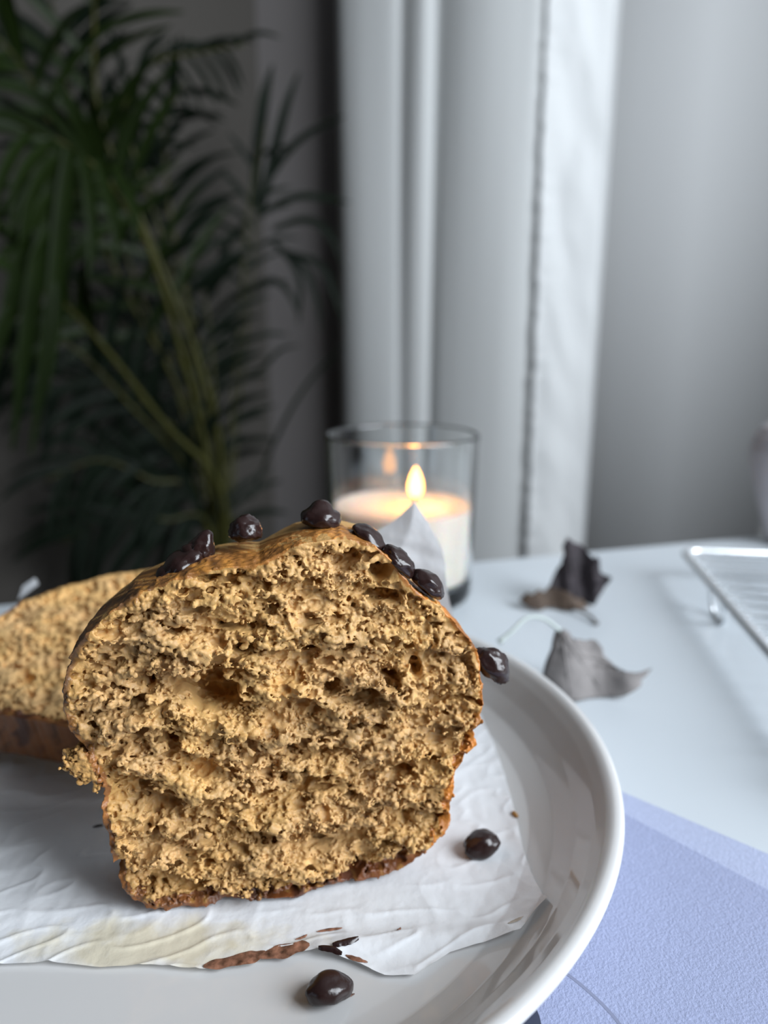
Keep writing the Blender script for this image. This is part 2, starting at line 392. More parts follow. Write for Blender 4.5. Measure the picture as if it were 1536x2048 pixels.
frond([base, at(400, 900, 1.26), at(260, 600, 1.18), at(160, 400, 1.12), at(60, 160, 1.05), at(-40, 40, 1.0)], .005, 12, .17, .014, M_leaf, .35, .6)
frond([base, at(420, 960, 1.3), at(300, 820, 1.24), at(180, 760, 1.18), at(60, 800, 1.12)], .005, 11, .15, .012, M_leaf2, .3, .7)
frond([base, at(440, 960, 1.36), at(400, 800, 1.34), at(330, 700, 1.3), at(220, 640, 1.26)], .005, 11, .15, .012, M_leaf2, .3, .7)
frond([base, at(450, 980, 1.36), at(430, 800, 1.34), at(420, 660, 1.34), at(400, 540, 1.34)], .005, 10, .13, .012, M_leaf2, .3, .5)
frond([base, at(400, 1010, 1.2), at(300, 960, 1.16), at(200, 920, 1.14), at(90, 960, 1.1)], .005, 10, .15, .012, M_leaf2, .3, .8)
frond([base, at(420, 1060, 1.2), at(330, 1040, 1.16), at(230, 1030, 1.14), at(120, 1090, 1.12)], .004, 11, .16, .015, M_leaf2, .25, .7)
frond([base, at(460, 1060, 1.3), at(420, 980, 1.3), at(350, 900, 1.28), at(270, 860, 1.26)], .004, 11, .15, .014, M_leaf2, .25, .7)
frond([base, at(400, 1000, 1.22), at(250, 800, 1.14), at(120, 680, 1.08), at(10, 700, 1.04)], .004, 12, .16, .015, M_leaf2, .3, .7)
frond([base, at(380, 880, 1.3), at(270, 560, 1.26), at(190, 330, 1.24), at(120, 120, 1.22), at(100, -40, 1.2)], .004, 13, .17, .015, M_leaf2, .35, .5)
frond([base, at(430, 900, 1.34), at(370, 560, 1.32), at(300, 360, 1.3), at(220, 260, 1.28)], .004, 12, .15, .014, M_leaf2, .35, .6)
f2 = frond([base, at(470, 900, 1.36), at(490, 700, 1.38), at(505, 520, 1.38), at(512, 400, 1.38)], .004, 4, .10, .009, M_leaf2, .5, .6)
for P, w in (([(508, 420), (515, 300), (528, 200), (545, 130)], .021), ([(520, 430), (545, 320), (570, 220), (597, 145)], .017), ([(525, 380), (570, 310), (620, 265), (690, 232)], .013),
             ([(530, 420), (590, 395), (640, 395), (700, 405)], .013), ([(545, 460), (610, 440), (660, 470), (690, 540)], .013), ([(540, 480), (580, 520), (600, 570), (596, 650)], .012),
             ([(550, 490), (605, 530), (630, 590), (640, 660)], .012), ([(555, 500), (640, 530), (670, 590), (690, 650)], .012), ([(500, 440), (470, 470), (440, 520), (430, 600)], .012),
             ([(470, 600), (540, 560), (580, 590), (600, 640)], .011), ([(500, 1000), (560, 860), (620, 760), (690, 690)], .007), ([(470, 760), (520, 740), (560, 700), (600, 690)], .008)):
    blade(f2, [at(x, y, 1.38) for x, y in P], w, M_leaf2)
for k in range(4):
    a = k * 1.6
    V, F = tube_data([Vector((math.cos(a) * .03, math.sin(a) * .03, .25)), Vector((math.cos(a) * .02, math.sin(a) * .02, .45)), Vector((0.01, 0, .62))], [.012, .010, .007], 8)
    pyd('cane', V, F, M_stem, palm)

# ------------------------------------------------------------------ plate
PC = Vector((-0.0594, 0.2217, 0.0013))
pl = lathe('dinner_plate', [(0, .0045), (.100, .0045), (.107, .0052), (.1145, .0082), (.1205, .0136), (.1255, .0196), (.1286, .0226), (.1305, .0237), (.1322, .0238), (.1334, .0231), (.1338, .0219), (.1330, .0200),
    (.1285, .0125), (.122, .0062), (.112, .0022), (.100, .0010), (.082, .0008), (.080, 0), (.077, 0), (.075, .0010), (0, .0012)], M_plate, None, 192)
pl.location = PC; tag(pl, 'round white glazed plate with raised rim under the cake slices', 'plate')
ZP = PC.z + .0045                          # inside of the plate
def plate_z(x, y):
    r = math.hypot(x - PC.x, y - PC.y)
    tab_ = [(0, .0045), (.100, .0045), (.107, .0052), (.1145, .0082), (.1205, .0136), (.1255, .0196), (.1286, .0226), (.14, .0240)]
    return PC.z + float(np.interp(r, [a for a, b in tab_], [b for a, b in tab_]))

# ------------------------------------------------------------------ parchment
paper = None
def poly_at(P, t, L=None):
    d = np.array([(p[0], p[1]) for p in P]); seg = np.hypot(*np.diff(d, axis=0).T); cum = np.r_[0, np.cumsum(seg)] / seg.sum()
    return np.stack([np.interp(t, cum, d[:, 0]), np.interp(t, cum, d[:, 1])], -1)
edge_r = [(.0433, .1656), (.0430, .1722), (.0423, .1788), (.0421, .1935), (.0427, .2103), (.0426, .2328), (.0414, .2524), (.0389, .2712)]
edge_b = [(-.150, .151), (-.0951, .1507), (-.0829, .1511), (-.070, .1499), (-.0579, .1505), (-.0452, .149), (-.036, .1503), (-.0262, .1537), (-.0163, .1545), (-.0075, .1512), (.0000, .1474), (.0075, .1473), (.0166, .1541), (.0244, .156), (.0348, .1573), (.0433, .1656)]
edge_t = [(-.150, .285), (-.10, .300), (-.03, .292), (.0389, .2712)]
edge_l = [(-.150, .151), (-.153, .22), (-.150, .285)]
nu, nv = 420, 200
U, W = np.meshgrid(np.linspace(0, 1, nu), np.linspace(0, 1, nv), indexing='ij')
bb, tt = poly_at(edge_b, np.linspace(0, 1, nu)), poly_at(edge_t, np.linspace(0, 1, nu))
ll, rr = poly_at(edge_l, np.linspace(0, 1, nv)), poly_at(edge_r, np.linspace(0, 1, nv))
Wv = W[..., None] ** 1.25; Uv = U[..., None]
S = (1 - Wv) * bb[:, None] + Wv * tt[:, None]
rr2 = poly_at(edge_r, np.linspace(0, 1, nv) ** 1.25); ll2 = poly_at(edge_l, np.linspace(0, 1, nv) ** 1.25)
S = S + (1 - Uv) * ll2[None] + Uv * rr2[None] - ((1 - Uv) * (1 - Wv) * bb[0] + Uv * (1 - Wv) * bb[-1] + (1 - Uv) * Wv * tt[0] + Uv * Wv * tt[-1])
def ridged(v, s):
    return 1 - abs(mnoise.noise(v * s)) * 2
V = []
for i in range(nu):
    for j in range(nv):
        x, y = S[i, j]
        q = Vector((x, y, 0))
        db = math.hypot(x - bb[i, 0], y - bb[i, 1]) if j < 60 else .05
        z = plate_z(x, y) + .0004
        infoot = max(0.0, 1 - max(0.0, math.hypot((x + .03) / .062, (y - .205) / .042) - .78) * 5)
        wr = max(0, ridged(Vector((x * 1.0 + y * .5, y * 1.2 - x * .3, 1.7)), 46)) ** 3 * .00028 + max(0, ridged(Vector((x * .8 - y * .9, y, 5.2)), 95)) ** 4 * .00045
        wr += (mnoise.noise(q * 160) + 1) * .0001 + (mnoise.noise(Vector((x * 330, y * 90, 3))) + 1) * .00011
        # a long soft fold rising to the right of the slice, and the lifted lower edge
        wr += .0014 * math.exp(-((y - .1585 - .10 * (x - .01) ** 1) / .0035) ** 2) * (1 if x > -.012 else math.exp(-((x + .012) / .008) ** 2))
        wr += .0009 * math.exp(-db / .004) * (0.6 + .5 * mnoise.noise(q * 55))
        wr *= (1 - min(1, infoot) * .93)
        V.append((x, y, z + wr))
F = [(i * nv + j, (i + 1) * nv + j, (i + 1) * nv + j + 1, i * nv + j + 1) for i in range(nu - 1) for j in range(nv - 1)]
paper = pyd('parchment_sheet', V, F, M_paper); tag(paper, 'crinkled white baking parchment spread on the plate under the slices', 'parchment')
def paper_z(x, y):
    k = np.argmin((S[..., 0] - x) ** 2 + (S[..., 1] - y) ** 2); return V[int(k)][2]
PV = np.array(V)
# the corner that stands up behind the slice
YF = .252
ft = [at(830, 1003, YF), at(860, 1050, YF - .001), at(887, 1110, YF - .002), at(896, 1190, YF - .002), Vector((.0330, .262, .030)), Vector((.0385, .2690, .0085))]
fl = [at(828, 1003, YF), at(790, 1037, YF + .003), at(738, 1068, YF + .006), at(680, 1110, YF + .007), Vector((-.0230, .262, .03)), Vector((-.030, .272, .0085))]
Rr, Ll = spline(ft, 40), spline(fl, 40); Vf, Ff = [], []; m = 25
for i in range(40):
    for j in range(m):
        t = j / (m - 1); p = Ll[i].lerp(Rr[i], t)
        cr = -abs(t - .45) * .004 * min(1, i / 14) + .0012 * mnoise.noise(p * 60)
        p = p + Vector((0, -cr - .004 * min(1, i / 14), 0)); Vf.append(p)
for i in range(39):
    for j in range(m - 1): Ff.append((i * m + j, i * m + j + 1, (i + 1) * m + j + 1, (i + 1) * m + j))
o = pyd('corner_flap', Vf, Ff, M_paper, paper); o['label'] = 'pointed parchment corner standing up behind the slice'
V2 = [at(36, 1200, .335), at(78, 1168, .335), at(70, 1155, .335), at(45, 1172, .336), Vector((-.15, .320, .026)), Vector((-.158, .318, .027))]
pyd('corner_flap', [V2[0], V2[1], V2[2], V2[3]], [(0, 1, 2, 3)], M_paper, paper, smooth=False)
# chocolate smears dragged over the sheet
def smear(P, w, name='chocolate_smear', mat=None, parent=None, seed=0, h=.0003, zf=None):
    r = random.Random(seed); Q = spline([Vector((x, y, 0)) for x, y in P], 26); Vv, Fv = [], []
    for i, p in enumerate(Q):
        t = (Q[min(i + 1, 25)] - Q[max(i - 1, 0)]).normalized(); s = Vector((-t.y, t.x, 0))
        k = i / 25; ww = w * (math.sin(math.pi * (k * .94 + .03)) ** .6) * (1 + .4 * mnoise.noise(Vector((k * 4, seed, 0))))
        for a in (-1, -.35, .35, 1):
            q = p + s * ww * a * (1 + .15 * mnoise.noise(Vector((k * 6, a, seed + 3.))))
            zz = (zf(q.x, q.y) if zf else paper_z(q.x, q.y)) + (.00012 if abs(a) == 1 else h)
            Vv.append((q.x, q.y, zz))
    for i in range(25):
        for j in range(3): Fv.append((i * 4 + j, (i + 1) * 4 + j, (i + 1) * 4 + j + 1, i * 4 + j + 1))
    return pyd(name, Vv, Fv, mat or M_smear, parent or paper)
smear([(-.0445, .1498), (-.0385, .1513), (-.0330, .1528), (-.0300, .1545)], .0021, seed=1)
smear([(-.0320, .1528), (-.0265, .1542), (-.0215, .1556), (-.0190, .1562)], .0022, seed=2)
smear([(-.0175, .1610), (-.0145, .1618), (-.0110, .1622)], .0006, seed=3)
smear([(-.0228, .1585), (-.0210, .1592), (-.0200, .1600)], .0005, seed=9)
smear([(-.0130, .1548), (-.0100, .1558), (-.0065, .1570)], .0011, mat=M_choc, seed=4, h=.0009)
smear([(-.0165, .1540), (-.0135, .1537), (-.0105, .1528)], .0009, mat=M_choc, seed=5, h=.0010)
smear([(-.0095, .1527), (-.0070, .1517), (-.0040, .1508)], .0007, seed=6)
smear([(.0034, .1604), (.0040, .1613), (.0044, .1622)], .0004, seed=7)
smear([(.0322, .1598), (.0345, .1606), (.0362, .1612)], .0006, seed=8, mat=simple('faint_grease', (.42, .36, .30), .6))
smear([(-.0920, .2028), (-.0905, .2034), (-.0890, .2036)], .0007, seed=11, mat=M_choc)
smear([(-.0118, .1418), (-.0095, .1424), (-.0070, .1432)], .0006, seed=10, name='chocolate_smear', parent=pl, zf=lambda x, y: ZP) .matrix_parent_inverse = pl.matrix_basis.inverted()

# ------------------------------------------------------------------ loaf slices: foam of bubbles, torn face, crust
def upsample(grid, n, axis):
    m = grid.shape[axis] - 3; x = np.linspace(0, m - 1e-4, n); i = x.astype(int); f = (x - i).astype(np.float32)
    w = [(1 - f) ** 3 / 6, (3 * f ** 3 - 6 * f ** 2 + 4) / 6, (-3 * f ** 3 + 3 * f ** 2 + 3 * f + 1) / 6, f ** 3 / 6]
    sh = [1] * grid.ndim; sh[axis] = n
    return sum(np.take(grid, i + k, axis) * w[k].reshape(sh).astype(np.float32) for k in range(4))
def vnoise(dims, ext, cell, rg):          # smooth value noise; ext and cell in mm per axis
    g = rg.standard_normal([int(math.ceil(e / c)) + 4 for e, c in zip(ext, cell)]).astype(np.float32)
    for a in range(len(dims)): g = upsample(g, dims[a], a)
    return g / 0.55
def sd_poly(P, X, Z):
    P = np.array(P, np.float32); d = np.full(X.shape, 1e9, np.float32); ins = np.zeros(X.shape, bool)
    for i in range(len(P)):
        a, b = P[i], P[(i + 1) % len(P)]; e = b - a; w0, w1 = X - a[0], Z - a[1]
        t = np.clip((w0 * e[0] + w1 * e[1]) / (e @ e + 1e-9), 0, 1)
        d = np.minimum(d, (w0 - e[0] * t) ** 2 + (w1 - e[1] * t) ** 2)
        c = (a[1] <= Z) != (b[1] <= Z)
        with np.errstate(divide='ignore', invalid='ignore'):
            ins ^= c & (X < a[0] + (Z - a[1]) / (e[1] if e[1] else 1e-9) * e[0])
    d = np.sqrt(d); return np.where(ins, -d, d)
def surface_nets(F, xs, ys, zs):
    S_ = F < 0; nx, ny, nz = F.shape
    cnt = np.zeros((nx - 1, ny - 1, nz - 1), np.int8)
    for a in (0, 1):
        for b in (0, 1):
            for c in (0, 1): cnt += S_[a:nx - 1 + a, b:ny - 1 + b, c:nz - 1 + c]
    I = np.argwhere((cnt > 0) & (cnt < 8)).astype(np.int32); ids = np.full(cnt.shape, -1, np.int32)
    ids[I[:, 0], I[:, 1], I[:, 2]] = np.arange(len(I), dtype=np.int32)
    off = [(a, b, c) for a in (0, 1) for b in (0, 1) for c in (0, 1)]
    val = np.stack([F[I[:, 0] + a, I[:, 1] + b, I[:, 2] + c] for a, b, c in off], 1)
    acc = np.zeros((len(I), 3), np.float32); n = np.zeros(len(I), np.float32)
    for p in range(8):
        for q in range(p + 1, 8):
            A, B_ = np.array(off[p]), np.array(off[q])
            if np.abs(A - B_).sum() != 1: continue
            va, vb = val[:, p], val[:, q]; m = (va < 0) != (vb < 0)
            t = np.where(m, va / np.where(m, va - vb, 1), 0)
            acc += m[:, None] * (A + t[:, None] * (B_ - A)); n += m
    g = I + acc / n[:, None]
    V = np.stack([np.interp(g[:, 0], np.arange(nx), xs), np.interp(g[:, 1], np.arange(ny), ys), np.interp(g[:, 2], np.arange(nz), zs)], 1)
    Q = []
    for ax in range(3):
        sa = [slice(None)] * 3; sb = [slice(None)] * 3; sa[ax] = slice(0, -1); sb[ax] = slice(1, None)
        A, B_ = S_[tuple(sa)], S_[tuple(sb)]
        E_ = np.argwhere(A != B_); o1, o2 = [(1, 2), (2, 0), (0, 1)][ax]
        ok = (E_[:, o1] > 0) & (E_[:, o2] > 0)
        for k in range(3): ok &= E_[:, k] < cnt.shape[k]
        E_ = E_[ok]; fl = A[E_[:, 0], E_[:, 1], E_[:, 2]]
        def cell(d1, d2):
            c = E_.copy(); c[:, o1] += d1; c[:, o2] += d2; return ids[c[:, 0], c[:, 1], c[:, 2]]
        q = np.stack([cell(-1, -1), cell(0, -1), cell(0, 0), cell(-1, 0)], 1)
        q[~fl] = q[~fl][:, ::-1]; Q.append(q)
    return V, np.concatenate(Q)
def carve(Fv, xs, ys, zs, c, r, rot=0.0, add=False):
    R = max(r) + .5; sl = []
    for arr, cc in zip((xs, ys, zs), c):
        i0, i1 = np.searchsorted(arr, cc - R), np.searchsorted(arr, cc + R)
        if i1 - i0 < 1: return
        sl.append(slice(i0, i1))
    x = (xs[sl[0]] - c[0])[:, None, None]; y = (ys[sl[1]] - c[1])[None, :, None]; z = (zs[sl[2]] - c[2])[None, None, :]
    if rot: x, z = x * math.cos(rot) + z * math.sin(rot), -x * math.sin(rot) + z * math.cos(rot)
    sd = (np.sqrt((x / r[0]) ** 2 + (y / r[1]) ** 2 + (z / r[2]) ** 2) - 1) * min(r)
    v = Fv[sl[0], sl[1], sl[2]]
    if add: np.minimum(v, sd.astype(np.float32), out=v)
    else: np.maximum(v, -sd.astype(np.float32), out=v)
def loaf_slice(outline, T, vox, seed, cavities, bubbles, ridge, grain, lumps=(), wedge=0.0, ragged=.6, nodules=0, pores=(), ridges=(), pits=()):
    rg = np.random.default_rng(seed); rr_ = random.Random(seed)
    P = np.array(outline); lo, hi = P.min(0) - 4, P.max(0) + 3
    if lumps: lo[0] = min(lo[0], min(l[0] for l in lumps) - 3)
    xs = np.arange(lo[0], hi[0], vox); zs = np.arange(lo[1], hi[1], vox)
    ys = np.concatenate([np.arange(-5.6, 12.5, vox), np.arange(12.5, T + wedge * (hi[1]) + 2.5, .8)])
    X, Z = np.meshgrid(xs, zs, indexing='ij'); ex = (xs[-1] - xs[0], zs[-1] - zs[0]); d2 = (len(xs), len(zs))
    sd = sd_poly(P, X.astype(np.float32), Z.astype(np.float32))
    edge = vnoise(d2, ex, (2.2, 2.2), rg) * .35 + vnoise(d2, ex, (.9, .9), rg) * .3
    rag = np.clip((X - (P[:, 0].max() - 22)) / 10, 0, 1) * np.clip((62 - Z) / 6, 0, 1) + np.clip((14 - Z) / 5, 0, 1) * .8
    sde = sd + edge * (.12 + ragged * np.clip(rag, 0, 1))
    # torn surface: long strata, lumps, grain
    warp = vnoise(d2, ex, (30, 12), rg) * 2.2
    i0 = np.round((warp - 7.5 * ((X - 40) / 50) ** 2 * np.clip((75 - Z) / 20, -.6, 1)) / vox).astype(int)
    base = vnoise(d2, ex, (16, 2.9), rg); zi = np.clip(np.arange(d2[1])[None] + i0, 0, d2[1] - 1)
    base = np.take_along_axis(base, zi, 1)
    H = ridge * (base * .85 * np.clip(1.25 - Z / 110, .5, 1.1) + vnoise(d2, ex, (7, 2.8), rg) * .45 + vnoise(d2, ex, (2.4, 1.7), rg) * .28)
    H -= np.clip(H, 0, 9) * .15
    near = np.clip((-sd) / 5, 0, 1); H = H * (.35 + .65 * near)
    wob = vnoise(d2, ex, (3.2, 2.4), rg); wob2 = vnoise(d2, ex, (1.5, 1.2), rg)
    for pts, w, h in ridges:             # proud torn ledges
        dd = np.full(X.shape, 99.0)
        for a_, b_ in zip(pts, pts[1:]):
            a_, b_ = np.array(a_), np.array(b_); e_ = b_ - a_; t = np.clip(((X - a_[0]) * e_[0] + (Z - a_[1]) * e_[1]) / (e_ @ e_), 0, 1)
            dd = np.minimum(dd, np.hypot(X - a_[0] - e_[0] * t, (Z - a_[1] - e_[1] * t)))
        H -= 1.55 * h * np.clip(1.15 - (dd / (w * (1 + .25 * wob))) ** 2, 0, 1)
    for x, z, rx, rz, dp in pits:        # hollows
        q = np.sqrt(((X - x) / rx) ** 2 + ((Z - z) / rz) ** 2) + .22 * wob + .12 * wob2
        H += 1.25 * dp * np.clip((1.18 - q) / .42, 0, 1)
    H = np.where(H > 6, 6 + 4.5 * np.tanh((H - 6) / 4.5), H)
    H = np.where(H < -2, -2 + 2.0 * np.tanh((H + 2) / 2.0), H)
    Hm = upsample(upsample(np.pad(np.array([[H[a:a + 60, b:b + 60].mean() for b in range(0, d2[1], 60)] for a in range(0, d2[0], 60)]), 2, mode='edge').astype(np.float32), d2[0], 0), d2[1], 1)
    Fv = np.empty((len(xs), len(ys), len(zs)), np.float32)
    yb = ys.astype(np.float32)[None, :, None]
    Fv[:] = np.maximum(sde[:, None, :] + np.clip(yb - 10, 0, 99) ** 1.5 * .022 * np.clip((Z[:, None, :] - 55) / 30, 0, 1), H[:, None, :] - yb)
    np.maximum(Fv, yb - T - wedge * Z[:, None, :].astype(np.float32), out=Fv)
    Hs = H
    def surf(x, z):
        i = min(max(int((x - xs[0]) / vox), 0), d2[0] - 1); j = min(max(int((z - zs[0]) / vox), 0), d2[1] - 1); return Hs[i, j], sd[i, j]
    for n, r0, r1, asp in bubbles:
        for _ in range(n):
            x, z = rr_.uniform(lo[0], hi[0]), rr_.uniform(lo[1], hi[1]); h, s = surf(x, z)
            if s > -.9 - r1 * .6 or (s > -3 and rr_.random() < .55): continue
            r = r0 + (r1 - r0) * rr_.random() ** 2.2; a = 1 + (asp - 1) * rr_.random()
            y = h + rr_.uniform(-.4 * r, 2.6 * r if r < 1 else 1.0 * r)
            carve(Fv, xs, ys, zs, (x, y, z), (r * a, r * rr_.uniform(.9, 1.4), r / math.sqrt(a)), rr_.gauss(0, .35) + (-.25 if x < 30 else .2) * (1 if z < 70 else 0))
    for (x, z, rx, rz, dp, rot) in cavities:
        for _ in range(5):
            carve(Fv, xs, ys, zs, (x + rr_.gauss(0, rx * .3), rr_.uniform(-.2, .5) * dp, z + rr_.gauss(0, rz * .3)), (rx * rr_.uniform(.5, .8), dp * rr_.uniform(.8, 1.1), rz * rr_.uniform(.5, .8)), rot)
    for (x, z, rx, rz, dp, rot) in cavities:
        if rx > 2.4:                     # undercut: the hollow runs deeper beneath its upper lip
            for k in range(1, 4): carve(Fv, xs, ys, zs, (x + rr_.gauss(0, rx * .2), k * dp * .55, z + k * rz * .22), (rx * .62, dp * .6, rz * .6), rot)
    if nodules:                          # the curdled, grainy skin of torn crumb
        cand = np.argwhere((Fv > -.15) & (Fv < .12) & (ys[None, :, None] < 12)); mod = vnoise(d2, ex, (6, 4), rg)
        for i, j, k in cand[rg.integers(0, len(cand), nodules)]:
            if sd[i, k] > -1.0 or mod[i, k] < rr_.gauss(-.5, .5) or (H[i, k] - Hm[i, k]) > rr_.gauss(.55, .7): continue
            r = .28 + .34 * rr_.random() ** 1.5
            carve(Fv, xs, ys, zs, (xs[i] + rr_.uniform(-.15, .15), ys[j] + rr_.uniform(-.15, .15), zs[k]), (r * rr_.uniform(.9, 1.25), r, r), 0, True)
    for n, r0, r1, asp in pores:
        for _ in range(n):
            x, z = rr_.uniform(lo[0], hi[0]), rr_.uniform(lo[1], hi[1]); h, s = surf(x, z)
            if s > -1.2 - r1 * .5: continue
            r = r0 + (r1 - r0) * rr_.random() ** 2; a = 1 + (asp - 1) * rr_.random()
            for m in range(2): carve(Fv, xs, ys, zs, (x + rr_.uniform(-.6, .6) * r * a, h + rr_.uniform(.1, .9) * r + m * r * .8, z + rr_.uniform(-.4, .4) * r + m * .3 * r), (r * a, r * 1.3, r / math.sqrt(a)), rr_.gauss(0, .4))
    for l in lumps: carve(Fv, xs, ys, zs, l[:3], (l[3],) * 3, 0, True)
    d3 = Fv.shape; ext = (ex[0], ys[-1] - ys[0], ex[1])
    nf = int((ys < 12.5).sum())
    for c, a in grain:
        g = vnoise((d3[0], nf, d3[2]), (ex[0], 18.1, ex[1]), (c, c, c), rg)
        amp = (a * np.clip((-sd + .3) / 2.0, np.where(Z > 92, .5, .25), 1)).astype(np.float32)
        if lumps: amp = np.where(sd > 0, a, amp).astype(np.float32)
        Fv[:, :nf] += g * amp[:, None, :]
    Fv += vnoise(d3, ext, (4.5, 4.5, 4.5), rg) * np.float32(.22)
    V, Q = surface_nets(Fv, xs, ys, zs)
    ii = np.clip(((V[:, 0] - xs[0]) / vox).astype(int), 0, d2[0] - 1); jj = np.clip(((V[:, 2] - zs[0]) / vox).astype(int), 0, d2[1] - 1); i_, j_ = ii, jj
    yo = np.where(V[:, 1] > 4, V[:, 1] - 4, 0); ii = ((ii + yo * .9 / vox).astype(int)) % d2[0]; jj = ((jj + yo * .6 / vox).astype(int)) % d2[1]
    n1 = vnoise(d2, ex, (3, 3), rg)[ii, jj]; n2_ = vnoise(d2, ex, (1.1, 1.1), rg)[ii, jj]; n3 = vnoise(d2, ex, (9, 6), rg)[ii, jj]
    return V, Q, sd[i_, j_], n1, n2_, n3
def mixc(a, b, t): return a + (np.asarray(b) - a) * t[:, None]
def build_slice(name, V, Q, sd, n1, n2_, n3, parent, mats, tint):
    print(name, 'tris', 2 * len(Q))
    one = np.ones((len(V), 1), np.float32); x, y, z = V.T
    c = one * np.array((.495, .300, .124)); c = mixc(c, (.53, .318, .116), np.clip(n3 * .5 + .3, 0, 1)); c = c * (1 + .08 * n1 + .06 * n2_)[:, None]
    c = mixc(c, (.46, .25, .075), np.clip((sd + 6) / 6, 0, 1) * .7)
    c = c * np.array(tint)
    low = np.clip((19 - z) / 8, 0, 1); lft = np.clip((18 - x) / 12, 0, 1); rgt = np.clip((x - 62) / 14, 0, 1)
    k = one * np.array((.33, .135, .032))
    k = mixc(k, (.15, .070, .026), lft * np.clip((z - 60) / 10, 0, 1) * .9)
    k = mixc(k, (.44, .150, .020), rgt * .85); k = mixc(k, (.16, .052, .015), low)  # lit right and shaded left side put into the crust colour
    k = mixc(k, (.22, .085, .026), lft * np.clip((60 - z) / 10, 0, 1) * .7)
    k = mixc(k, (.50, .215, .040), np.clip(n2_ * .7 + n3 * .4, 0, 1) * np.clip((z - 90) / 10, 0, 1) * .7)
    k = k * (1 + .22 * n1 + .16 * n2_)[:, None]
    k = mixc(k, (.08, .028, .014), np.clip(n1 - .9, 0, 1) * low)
    tv = -1.1 + .45 * n1 + .35 * n2_ - 1.7 * low - (.5 + .8 * rgt) * np.clip((60 - z) / 10, 0, 1) + np.where((z > 88), .3, 0)
    inner = (sd < tv) | (sd > .9)
    k = mixc(k, (.42, .21, .055), np.clip((-.55 - sd), 0, 1) * (y < 4) * .8 * np.clip((z - 55) / 15, 0, 1))
    k = mixc(k, (.36, .19, .05), np.clip(n2_ * .8 - .2, 0, 1) * (z < 60) * (sd < -.4) * .8)
    crumb_f = inner[Q].sum(1) >= 2
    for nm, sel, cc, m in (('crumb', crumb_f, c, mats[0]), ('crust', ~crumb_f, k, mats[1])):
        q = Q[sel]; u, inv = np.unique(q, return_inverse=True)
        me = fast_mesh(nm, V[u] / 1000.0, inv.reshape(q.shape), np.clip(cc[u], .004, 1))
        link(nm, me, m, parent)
M_crumb = bread_mat('moist_banana_crumb', .50, .35, .30)
M_crust = bread_mat('baked_crust', .42, .4, 0.0, .15)
M_crumb2 = bread_mat('lit_banana_crumb', .6, .3, 0.0)

FACE = [(0.0, 8.4), (-4.6, 12.1), (-6.9, 18.7), (-7.8, 25.0), (-8.2, 29.6), (-9.4, 35.8), (-9.3, 40.9), (-8.5, 45.9), (-9.2, 48.9), (-10.4, 54.1), (-12.8, 59.2), (-15.0, 63.6), (-15.8, 69.1), (-15.6, 74.5), (-14.6, 79.0), (-13.2, 81.2), (-13.4, 82.2), (-12.0, 84.7), (-8.9, 88.7), (-4.8, 92.3), (0.9, 96.6), (6.7, 99.0), (12.0, 100.9), (18.6, 102.8), (22.2, 103.6), (27.0, 103.8), (33.0, 103.7), (37.9, 106.4), (42.9, 108.6), (49.1, 109.3), (55.3, 108.9), (61.0, 107.1), (64.8, 103.6), (69.4, 97.3), (74.0, 92.6), (78.8, 89.5), (83.0, 84.2), (87.2, 79.3), (89.4, 75.9), (90.3, 70.3), (91.3, 64.3), (91.0, 56.8), (88.7, 51.7), (89.6, 47.8), (86.7, 45.8), (84.7, 42.1), (84.3, 38.2), (83.5, 32.8), (82.8, 29.6), (83.6, 25.5), (81.5, 21.7), (78.6, 18.8), (76.5, 15.8), (75.1, 12.7), (71.5, 9.9), (66.4, 8.2), (59.9, 7.8), (48.5, 7.6), (31.8, 7.6), (13.0, 7.7), (5.1, 7.8)]
